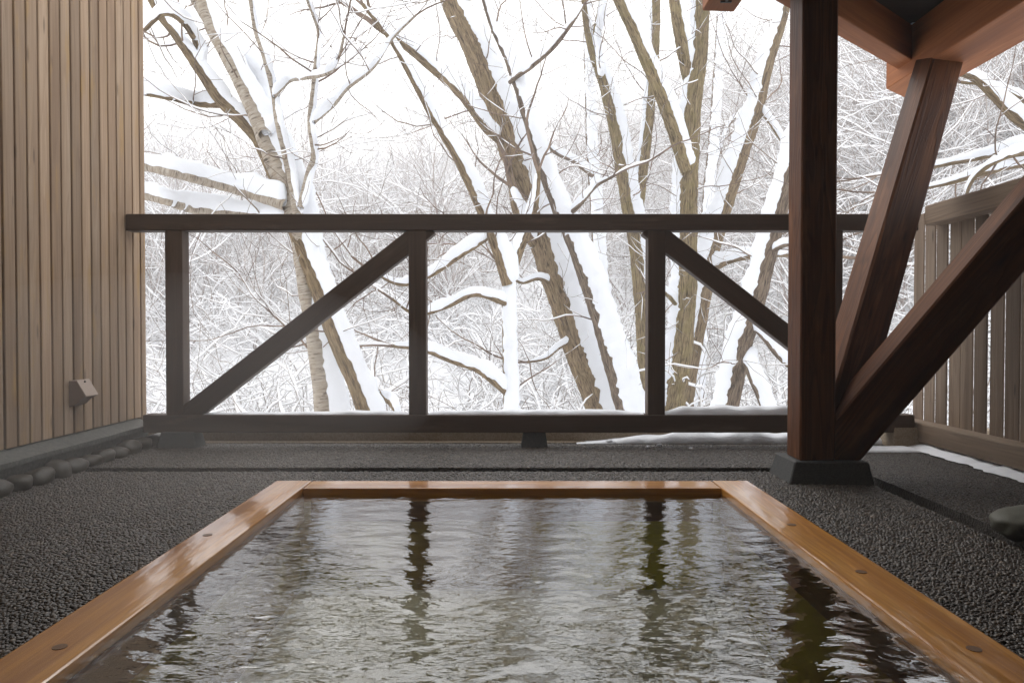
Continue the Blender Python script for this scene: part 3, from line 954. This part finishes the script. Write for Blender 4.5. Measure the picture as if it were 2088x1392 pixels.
WIND = Vector((0.30, -0.22, 0.0))
def tree(name, label, stems, depth, bk, seed, twigs=1.0, ddepth=0.0, group=None, cat='tree'):
    """stems: list of dicts(px=[(x,y,w)..], kind trunk/limb, snow=(dx,dcam,dz), th=thickness factor)"""
    rg = random.Random(seed)
    S0 = stems[0]['px'][0]
    p = at(S0[0], S0[1], depth)
    root = empty(name, (p.x, p.y, ground_h(p.x, p.y)))
    tag(root, label, cat, group)
    tw, sn, tsn = TB(), TB(), TB()
    outs = []
    for k, st in enumerate(stems):
        dep0 = depth + st.get('d0', 0.0); dep1 = depth + st.get('d1', 0.0)
        ctrl = []
        m = len(st['px'])
        for i, (x, y, w) in enumerate(st['px']):
            d = dep0 + (dep1 - dep0) * i / (m - 1) + (0.10 * math.sin(i * 2.1 + seed) if k else 0)
            ctrl.append((at(x, y, d), w * d / F / 2))
        if st.get('root', k == 0):
            p0, r0 = ctrl[0]; p1 = ctrl[1][0]
            dr = (p0 - p1).normalized(); q = p0.copy(); guard = 0
            ext = []
            while q.z > ground_h(q.x, q.y) - 0.25 and guard < 40:
                dr = (dr + Vector((0, 0, -0.12))).normalized()
                q = q + dr * 0.25; guard += 1
                ext.append((q.copy(), r0 * (1 + 0.03 * guard)))
            ctrl = ext[::-1] + ctrl
        P, R = spline(ctrl, 0.038)
        b = TB()
        b.tube(P, R, 14 if R[0] > 0.05 else 9, rough=0.10, seed=seed + k)
        link('trunk' if st.get('root', k == 0) else 'limb', b.mesh('limb', M[bk]), None, root)
        sv = st.get('snow', None)
        if sv is not None:
            svv = Vector((sv[0], -sv[1], sv[2]))
            Rm = max(R)
            th = [max(0.012, r * st.get('th', 1.0) * min(1.0, 0.45 + 0.55 * (len(R) - i) / (0.3 * len(R)))) for i, r in enumerate(R)]
            sn.snow(P, R, 14, svv, th, lump=0.34, cover=st.get('cover', 0.95), seed=seed * 1.7 + k)
        if not st.get('root', k == 0):
            dend = (P[-1] - P[-3]).normalized()
            grow(P[-1], dend, 1.3, R[-1] * 0.9, 2, outs, rg, dens=2.6, wig=0.14)
            grow(P[-1], dend + Vector((rg.gauss(0, .5), 0, rg.gauss(.2, .4))), 0.9, R[-1] * 0.6, 1, outs, rg, dens=2.6, wig=0.16)
        # twigs along the stem
        tn = st.get('tw', 1.0) * twigs
        Lm = sum((P[i + 1] - P[i]).length for i in range(len(P) - 1))
        cnt = int(Lm * 3.0 * tn + rg.random())
        for c in range(cnt):
            i = int(rg.uniform(0.30 if k == 0 else 0.1, 1.0) * (len(P) - 1))
            i = max(1, i)
            t = (P[i] - P[i - 1]).normalized()
            ax = Vector((rg.gauss(0, 1), rg.gauss(0, 0.6), rg.gauss(0.2, 0.8)))
            side = (ax - t * ax.dot(t)).normalized()
            L = rg.uniform(0.5, 1.5) * (1.2 if R[i] > 0.04 else 0.8)
            grow(P[i], t * 0.35 + side, L, min(R[i] * 0.45, rg.uniform(0.004, 0.011)), 2, outs, rg, dens=3.0, wig=0.15)
    twig_mesh(outs, tw, tsn, rg)
    if tw.v: link('twigs', tw.mesh('twigs', M['twig']), None, root)['kind'] = 'stuff'
    if sn.v: link('snow', sn.mesh('snow', M['snow']), None, root)['kind'] = 'stuff'
    if tsn.v: link('twig_snow', tsn.mesh('twig_snow', M['snow_far']), None, root)['kind'] = 'stuff'
    return root

R_, L_ = (1.0, -0.05, 0.5), (-1.0, -0.05, 0.5)
U_ = (0.1, 0.1, 1.0)
FACE = (0.45, 1.0, 0.3)
tree('birch_tree', 'grey barked birch with snow on its thick low boughs beside the board wall', [
    dict(px=[(662, 850, 38), (648, 720, 37), (634, 640, 36), (622, 560, 36), (608, 470, 38), (588, 395, 42), (562, 335, 42), (538, 275, 34), (508, 205, 30), (470, 130, 26), (432, 60, 24), (402, -30, 22)], snow=R_, th=1.5, cover=0.75, tw=0.7),
    dict(px=[(540, 275, 26), (527, 205, 32), (517, 165, 28), (487, 120, 26), (462, 88, 20), (420, 40, 16), (385, -20, 14)], d1=0.5, snow=R_, th=1.8),
    dict(px=[(582, 418, 24), (500, 392, 20), (420, 370, 20), (350, 352, 20), (290, 338, 19), (180, 320, 17)], d1=-0.7, snow=U_, th=2.4, tw=0.5),
    dict(px=[(590, 448, 24), (480, 438, 20), (390, 425, 20), (340, 410, 18), (290, 398, 18), (180, 380, 16)], d1=-0.4, d0=0.1, snow=U_, th=2.4, tw=0.6),
    dict(px=[(606, 440, 18), (590, 350, 16), (580, 305, 15), (567, 250, 14), (560, 200, 13), (553, 165, 12), (538, 111, 12), (523, 67, 11), (516, 30, 10), (508, -20, 9)], d0=-0.1, d1=-0.4, snow=R_, th=0.9, tw=1.5),
    dict(px=[(612, 425, 14), (630, 350, 13), (640, 320, 12), (634, 270, 11), (632, 240, 11), (638, 190, 10), (645, 120, 9), (650, 70, 8), (640, 35, 7), (622, -10, 6)], d0=-0.1, d1=-0.5, snow=R_, th=0.9, tw=1.6),
    dict(px=[(558, 198, 9), (590, 166, 8), (620, 160, 8), (668, 150, 7), (690, 120, 6), (702, 70, 5)], d0=-0.2, d1=-0.6, snow=U_, th=3.0, tw=1.2),
    dict(px=[(640, 250, 8), (680, 215, 8), (710, 180, 7), (760, 140, 6), (800, 80, 5), (850, 30, 4)], d0=-0.2, d1=-0.6, snow=U_, th=3.0, tw=1.2),
], 6.5, 'bark_birch', 5, 1.0)
tree('leaning_tree', 'rough brown tree leaning left behind the grey birch, snow along its upper side', [
    dict(px=[(755, 870, 36), (728, 790, 34), (700, 725, 33), (672, 660, 32), (648, 590, 30), (620, 520, 28), (585, 430, 26), (555, 350, 24), (525, 285, 23), (490, 245, 24), (450, 205, 24), (405, 140, 20), (360, 75, 18), (325, 30, 16), (298, -20, 14)], d0=-0.75, d1=0.1, snow=R_, th=1.5, cover=0.75, tw=0.6),
    dict(px=[(455, 213, 16), (400, 212, 13), (350, 200, 12), (295, 190, 12), (200, 178, 10)], d1=-0.5, snow=U_, th=3.6, tw=0.5),
    dict(px=[(410, 145, 14), (400, 90, 13), (372, 45, 12), (335, 28, 11), (295, 62, 8)], d1=-0.4, snow=U_, th=3.2, tw=0.6),
    dict(px=[(770, 800, 15), (790, 815, 13), (805, 835, 11), (815, 870, 9)], d0=0.1, d1=-0.2, snow=(0.7, 0.2, 0.7), th=2.0, tw=0.0),
], 6.9, 'bark_brown', 6, 0.9)
tree('broad_tree', 'stout rough brown trunk leaning left with snow down its right side', [
    dict(px=[(1225, 870, 42), (1205, 800, 44), (1175, 720, 46), (1145, 620, 47), (1115, 530, 48), (1085, 430, 48), (1050, 330, 48), (1025, 260, 47), (1000, 190, 45), (970, 110, 43), (935, 40, 41), (905, -30, 40)], snow=R_, th=1.25, cover=0.8, tw=0.6),
    dict(px=[(1035, 300, 16), (990, 262, 16), (940, 195, 15), (880, 140, 15), (820, 90, 14), (765, 52, 12)], d1=-1.0, snow=U_, th=2.4, tw=0.9),
    dict(px=[(1110, 520, 22), (1075, 478, 20), (1052, 425, 18), (1042, 380, 12)], d1=-0.3, snow=U_, th=1.6, tw=0.8),
    dict(px=[(1140, 590, 14), (1100, 568, 9), (1060, 575, 7), (1020, 540, 5)], d1=-0.5, snow=U_, th=1.8, tw=1.0),
    dict(px=[(1170, 690, 12), (1140, 708, 9), (1112, 730, 7), (1075, 738, 5)], d1=-0.6, snow=U_, th=2, tw=1.0),
], 9.0, 'bark_brown', 8, 1.0)
tree('snowy_tree', 'slim leaning trunk almost wholly plastered with snow beside the stout brown trunk', [
    dict(px=[(1290, 880, 46), (1268, 800, 44), (1246, 720, 42), (1216, 620, 40), (1182, 520, 38), (1138, 420, 30), (1102, 320, 27), (1072, 220, 25), (1042, 130, 22), (1007, 50, 19), (985, -20, 17)], snow=(1.0, 0.9, 0.4), th=1.1, cover=1.05, tw=0.5),
    dict(px=[(1040, 168, 9), (1060, 152, 10), (1085, 135, 10), (1130, 95, 9), (1165, 50, 7), (1190, 10, 5)], d1=-0.5, snow=U_, th=2.8, tw=1.0),
    dict(px=[(1150, 445, 12), (1180, 420, 9), (1215, 380, 7), (1250, 360, 6)], d1=-0.4, snow=U_, th=2.4, tw=1.0),
], 8.5, 'bark_grey', 9, 0.9)
tree('forked_tree', 'forked trunk packed white with snow in the middle bay of the railing', [
    dict(px=[(1042, 880, 30), (1039, 760, 28), (1037, 650, 27), (1036, 585, 27), (1034, 555, 26)], snow=FACE, th=0.7, cover=1.12, tw=0.4),
    dict(px=[(1035, 580, 24), (1012, 505, 22), (985, 440, 19), (955, 370, 18), (925, 310, 16), (885, 245, 14), (840, 160, 12), (795, 80, 10), (740, 10, 8)], d1=-0.6, snow=R_, th=1.7, cover=1.0, tw=1.0),
    dict(px=[(1036, 580, 20), (1058, 515, 18), (1078, 465, 16), (1092, 415, 13), (1098, 350, 9)], d1=0.3, snow=L_, th=1.4, tw=0.8),
    dict(px=[(1035, 620, 14), (970, 600, 11), (910, 625, 10), (850, 640, 8), (800, 610, 6)], d1=-0.7, snow=U_, th=3.0, tw=1.1),
    dict(px=[(1032, 800, 14), (975, 755, 13), (920, 735, 12), (860, 712, 10), (800, 705, 8)], d1=-0.7, snow=U_, th=3.0, tw=1.0),
    dict(px=[(1000, 480, 12), (940, 520, 11), (880, 560, 10), (820, 580, 8), (770, 560, 6)], d1=-0.6, snow=U_, th=3.0, tw=1.0),
], 8.0, 'bark_brown', 10, 0.9)
tree('pale_tree', 'straight slender trunk coated white between the leaning trunks', [
    dict(px=[(1240, 880, 25), (1230, 700, 25), (1223, 560, 24), (1215, 430, 23), (1206, 300, 21), (1201, 150, 19), (1196, 0, 16), (1193, -60, 15)], snow=FACE, th=0.6, cover=1.15, tw=0.8),
    dict(px=[(1210, 360, 10), (1170, 330, 8), (1130, 310, 7), (1100, 280, 5)], d1=-0.5, snow=U_, th=2.5, tw=1.0),
], 12.0, 'bark_grey', 11, 0.8)
tree('twin_tree', 'brown tree splitting into two slim upright stems with snow wedged in the fork', [
    dict(px=[(1322, 880, 32), (1314, 700, 31), (1307, 600, 31), (1297, 500, 30), (1282, 430, 27), (1267, 340, 26), (1251, 250, 24), (1231, 170, 22), (1207, 100, 18), (1195, 40, 14), (1190, -30, 12)], snow=R_, th=1.3, cover=0.85, tw=0.9),
    dict(px=[(1296, 480, 24), (1306, 380, 22), (1318, 290, 21), (1327, 200, 20), (1335, 100, 19), (1338, -40, 18)], d1=0.4, snow=L_, th=0.5, cover=0.6, tw=0.8),
    dict(px=[(1225, 160, 12), (1215, 80, 14), (1225, 20, 14), (1235, -40, 12)], d1=-0.3, snow=FACE, th=1.2, cover=1.2, tw=1.0),
], 10.0, 'bark_olive', 12, 0.9)
tree('olive_tree', 'upright olive brown tree with three limbs rising from its bare trunk', [
    dict(px=[(1362, 880, 46), (1378, 800, 44), (1391, 700, 43), (1399, 600, 42), (1402, 500, 40), (1402, 400, 40), (1407, 300, 38), (1414, 200, 36), (1427, 100, 33), (1432, -30, 31)], snow=(-1.0, -0.5, 0.2), th=0.7, cover=0.8, tw=0.6),
    dict(px=[(1400, 350, 26), (1380, 285, 27), (1350, 200, 26), (1320, 130, 24), (1290, 60, 23), (1252, -20, 21)], d0=-0.1, d1=-0.5, snow=R_, th=1.0, cover=0.8, tw=0.7),
    dict(px=[(1412, 200, 24), (1396, 125, 25), (1385, 60, 24), (1370, -30, 22)], d1=-0.2, snow=R_, th=0.9, cover=0.7, tw=0.7),
    dict(px=[(1395, 640, 12), (1360, 600, 9), (1335, 590, 7)], d1=-0.4, snow=U_, th=2.4, tw=1.0),
], 9.2, 'bark_olive', 13, 0.9)
tree('slanted_tree', 'slim brown tree slanting right behind the olive trunk, snow along its left edge', [
    dict(px=[(1390, 880, 30), (1408, 760, 29), (1430, 640, 28), (1452, 520, 28), (1480, 420, 28), (1512, 320, 27), (1542, 230, 26), (1566, 130, 23), (1592, 50, 20), (1612, -30, 18)], snow=L_, th=1.6, cover=0.9, tw=0.8),
    dict(px=[(1545, 220, 9), (1570, 250, 8), (1595, 290, 7), (1620, 330, 5)], d1=-0.5, snow=U_, th=2.5, tw=0.9),
    dict(px=[(1440, 560, 16), (1480, 535, 12), (1540, 522, 10), (1610, 520, 8)], d1=-0.5, snow=U_, th=3.4, tw=0.7),
], 9.8, 'bark_brown', 14, 0.9)
tree('dark_tree', 'dark grey brown trunk leaning right close behind the red post', [
    dict(px=[(1472, 890, 40), (1490, 810, 39), (1514, 705, 38), (1544, 605, 37), (1570, 500, 36), (1591, 420, 34), (1610, 350, 32), (1635, 250, 30), (1665, 100, 27), (1685, -40, 25)], snow=L_, th=0.9, cover=0.8, tw=0.4),
    dict(px=[(1528, 655, 14), (1560, 690, 13), (1592, 730, 12), (1640, 765, 10), (1690, 775, 8)], d1=-0.5, snow=U_, th=4.2, tw=0.7),
    dict(px=[(1512, 720, 14), (1530, 765, 13), (1552, 820, 12), (1570, 880, 10)], d1=-0.4, snow=(0.8, 0.4, 0.8), th=3.2, tw=0.4),
    dict(px=[(1565, 520, 10), (1600, 500, 9), (1640, 500, 8), (1700, 520, 7)], d1=-0.5, snow=U_, th=2.5, tw=0.9),
], 7.6, 'bark_grey', 15, 0.8)
tree('far_pale_tree', 'thin snow coated stem standing behind the olive tree', [
    dict(px=[(1420, 880, 20), (1432, 600, 20), (1442, 400, 19), (1452, 300, 18), (1463, 150, 17), (1472, -30, 14)], snow=FACE, th=0.6, cover=1.1, tw=0.9),
    dict(px=[(1445, 380, 8), (1470, 300, 7), (1490, 250, 6), (1540, 215, 5)], d1=0.5, snow=U_, th=2.4, tw=1.0),
], 13.0, 'bark_grey', 16, 0.7)
tree('bough_tree', 'tree outside the board fence reaching long snowy boughs towards the shelter', [
    dict(px=[(2420, 700, 44), (2400, 500, 42), (2370, 300, 38), (2330, 100, 34), (2300, -100, 28)], snow=L_, th=1.0, tw=0.4),
    dict(px=[(2375, 330, 26), (2220, 330, 22), (2130, 275, 20), (2075, 245, 18), (2030, 200, 16), (1985, 160, 13), (1950, 150, 8)], d1=-0.4, snow=U_, th=2.6, tw=0.8),
    dict(px=[(2350, 200, 18), (2200, 240, 14), (2088, 205, 11), (2020, 175, 9), (1960, 168, 6)], d0=0.4, d1=0.2, snow=U_, th=2.4, tw=0.9),
    dict(px=[(2390, 430, 22), (2220, 330, 16), (2090, 335, 13), (2010, 352, 11), (1940, 372, 9), (1880, 385, 6)], d1=0.2, snow=U_, th=3.0, tw=0.8),
    dict(px=[(2395, 450, 20), (2240, 300, 14), (2088, 312, 12), (2030, 330, 10), (1985, 365, 8), (1970, 400, 6)], d0=-0.3, d1=-0.3, snow=U_, th=2.6, tw=0.8),
    dict(px=[(2395, 470, 20), (2240, 350, 14), (2100, 300, 11), (2000, 322, 10), (1930, 335, 8), (1860, 350, 6)], d0=0.3, d1=0.5, snow=U_, th=3.0, tw=0.8),
], 6.6, 'bark_brown', 17, 0.9)

# ------------------------------------------------------------------ saplings, thicket and far wood
def shrub(seed, stems, H, rmin, r0, lev, dens, spread, step, snow_k, twmat, name, up=0.05, wig=0.16, snow_p=0.8, base_t=0.2):
    rg = random.Random(seed)
    outs = []
    for k in range(stems):
        a = rg.uniform(0, 6.283)
        d = Vector((math.cos(a) * spread * rg.uniform(.3, 1), math.sin(a) * spread * rg.uniform(.3, 1), 1))
        grow(Vector((math.cos(a) * 0.1, math.sin(a) * 0.1, -0.15)), d, H * rg.uniform(0.7, 1.0), r0 * rg.uniform(.7, 1.1), lev, outs, rg, step, dens, up, wig, rmin)
    tw, sn = TB(), TB()
    twig_mesh(outs, tw, sn, rg, 3, snow_k, snow_p)
    return tw, sn

def joined(tw, sn, name, m1, m2):
    me = bpy.data.meshes.new(name)
    n0 = len(tw.v)
    me.from_pydata([tuple(x) for x in tw.v + sn.v], [], tw.f + [tuple(i + n0 for i in f) for f in sn.f])
    me.materials.append(m1); me.materials.append(m2)
    mi = np.zeros(len(me.polygons), dtype=np.int32); mi[len(tw.f):] = 1
    me.polygons.foreach_set('material_index', mi)
    me.shade_smooth(); me.update()
    return me

rg = random.Random(21)
# a few kinds of snowy sapling, then many of them one by one
kinds = []
for k in range(5):
    tw, sn = shrub(30 + k, 4, 3.2, 0.0036, 0.024, 2, 1.7, 0.9, 0.13, 3.0, 'twig', 'sapling', up=-0.01, snow_p=0.96)
    kinds.append((tw.mesh('stems', M['twig']), sn.mesh('snow', M['snow_far'])))
count = 0
spots = []
while len(spots) < 44:
    y = rg.uniform(9.5, 17.0)
    x = rg.uniform(-0.62, 0.75) * y
    spots.append((x, y))
for (x, y) in spots:
    k = rg.randrange(5)
    s = rg.uniform(0.75, 1.15)
    e = empty('sapling', (x, y, ground_h(x, y)))
    tag(e, 'bare snow laden sapling in the thicket below the railing', 'sapling', 'saplings in the thicket')
    rz = rg.uniform(0, 6.28)
    m = Matrix.Translation((x, y, ground_h(x, y))) @ Matrix.Rotation(rz, 4, 'Z') @ Matrix.Diagonal((s, s, s, 1))
    link('stems', kinds[k][0], None, e, m)['kind'] = 'stuff'
    link('snow', kinds[k][1], None, e, m)['kind'] = 'stuff'

def scatter(name, label, cat, srcs, pts_list):
    """one object for the whole growth, several kinds of plant in it"""
    flat = [(p, k) for k, pts in enumerate(pts_list) for p in pts]
    o = instancer(name, [p[0] for p, k in flat], [p[1] for p, k in flat], [p[2] for p, k in flat], srcs, [k for p, k in flat])
    tag(o, label, cat, kind='stuff')

def source(name, me):
    return bpy.data.objects.new(name, me)

th_src = []
for k in range(4):
    tw, sn = shrub(60 + k, 5, 2.6, 0.0036, 0.012, 2, 2.3, 1.05, 0.17, 4.0, 'twig_far', 'thicket', up=0.0, snow_p=0.96)
    th_src.append(source('thicket_bush', joined(tw, sn, 'thicket_bush', M['twig'], M['snow_far'])))
pl = [[] for _ in th_src]
for i in range(270):
    y = rg.uniform(11, 30)
    x = rg.uniform(-0.68, 0.85) * y
    s = rg.uniform(0.7, 1.25)
    pl[i % 4].append(((x, y, ground_h(x, y)), (0, 0, rg.uniform(0, 6.28)), (s, s, s)))
scatter('thicket', 'tangled snow covered brush filling the slope behind the nearer trees', 'thicket', th_src, pl)

fw_src = []
for k in range(4):
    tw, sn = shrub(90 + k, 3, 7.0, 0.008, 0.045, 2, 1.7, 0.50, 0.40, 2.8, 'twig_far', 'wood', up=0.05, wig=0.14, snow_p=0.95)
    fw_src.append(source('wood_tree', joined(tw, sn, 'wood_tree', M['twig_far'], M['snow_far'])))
pl = [[] for _ in fw_src]
for i in range(620):
    y = 23 + 47 * rg.random() ** 0.9
    x = rg.uniform(-0.72, 0.8) * y
    if i % 7 == 0:
        y = rg.uniform(18, 30); x = rg.uniform(0.40, 0.80) * y
    s = rg.uniform(0.6, 1.1)
    pl[i % 4].append(((x, y, ground_h(x, y)), (0, 0, rg.uniform(0, 6.28)), (s, s, s)))
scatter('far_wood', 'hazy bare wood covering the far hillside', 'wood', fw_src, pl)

# dark evergreens under snow on the slope at the right
def conifer(seed):
    rg = random.Random(seed)
    tw, sn = TB(), TB()
    H = 8.0
    tw.tube([Vector((0, 0, -0.3)), Vector((0.03, 0, H * .5)), Vector((0, 0.03, H))], [0.13, 0.08, 0.015], 6)
    z = 0.8
    while z < H - 0.3:
        R = (H - z) * 0.30 + 0.15
        for k in range(9):
            a = rg.uniform(0, 6.283)
            n_ = 6
            pts = []; 
            for i in range(n_):
                t = i / (n_ - 1)
                pts.append(Vector((math.cos(a) * R * t, math.sin(a) * R * t, z - 0.35 * R * t * t + rg.uniform(-.03, .03))))
            tw.tube(pts, [0.02] * n_, 3)
            for i in range(1, n_):
                for s in (-1, 1):
                    for q in range(2):
                        dd = Vector((math.cos(a + s * rg.uniform(.5, 1.2)), math.sin(a + s * rg.uniform(.5, 1.2)), rg.uniform(-.6, -.1))) * rg.uniform(.15, .35)
                        tw.tube([pts[i], pts[i] + dd * 0.5, pts[i] + dd + Vector((0, 0, -.05))], [0.035, 0.03, 0.006], 3)
            if rg.random() < 0.95:
                j = rg.randint(1, 2)
                sn.snow(pts[j:], [0.14, 0.22, 0.20, 0.16, .10][:n_ - j], 6, UP, [0.14] * (n_ - j), lump=0.3, cover=1.1, seed=seed)
        z += 0.30
    return joined(tw, sn, 'evergreen', M['needles'], M['snow_far'])
cf = [conifer(k) for k in (1, 2)]
for i, (x, y, s) in enumerate(((17.5, 27.5, 1.0), (21.5, 33, 1.1), (25.5, 36.0, 1.15), (16.0, 33, 0.9), (20.2, 38, 1.1), (28.5, 41, 1.2))):
    o = link('evergreen_tree', cf[i % 2], None, None, Matrix.Translation((x, y, ground_h(x, y))) @ Matrix.Rotation(i * 1.3, 4, 'Z') @ Matrix.Diagonal((s, s, s, 1)))
    tag(o, 'dark evergreen weighed down with snow on the slope beyond the board fence', 'evergreen', 'snowy evergreens on the slope')

# ------------------------------------------------------------------ steam over the bath and haze over the valley
def volume(name, colr, dens):
    n = N(name)
    v = n.n('ShaderNodeVolumePrincipled')
    v.inputs['Color'].default_value = (*colr, 1)
    v.inputs['Density'].default_value = dens
    v.inputs['Anisotropy'].default_value = 0.2
    n.l(v.outputs[0], n.out.inputs['Volume'])
    return n.m
me = mesh_py('haze', [(x, y, z) for z in (-6.0, 27.0) for (x, y) in ((-66, -14), (66, -14), (66, 96), (-66, 96))],
             [(3, 2, 1, 0), (4, 5, 6, 7), (0, 1, 5, 4), (1, 2, 6, 5), (2, 3, 7, 6), (3, 0, 4, 7)])
hz = link('haze', me, volume('haze', (0.98, 0.985, 1.0), 0.008))
tag(hz, 'pale winter air softening the far hillside', 'haze', kind='stuff')

def puff(c, r, dens, label):
    bm = bmesh.new()
    bmesh.ops.create_icosphere(bm, subdivisions=4, radius=1.0)
    o = link('steam', bm_mesh('steam', bm), dens, None, Matrix.Translation(c) @ Matrix.Diagonal((*r, 1)))
    tag(o, label, 'steam', kind='stuff')
SV = volume('steam', (1.0, 1.0, 1.0), 0.055)
puff((-1.05, 2.45, 0.42), (0.82, 1.05, 0.36), SV, 'faint white steam drifting off the hot water towards the board wall')
puff((-1.15, 1.75, 0.22), (0.72, 0.50, 0.19), SV, 'low wisp of steam over the pebbles beside the bath rim')
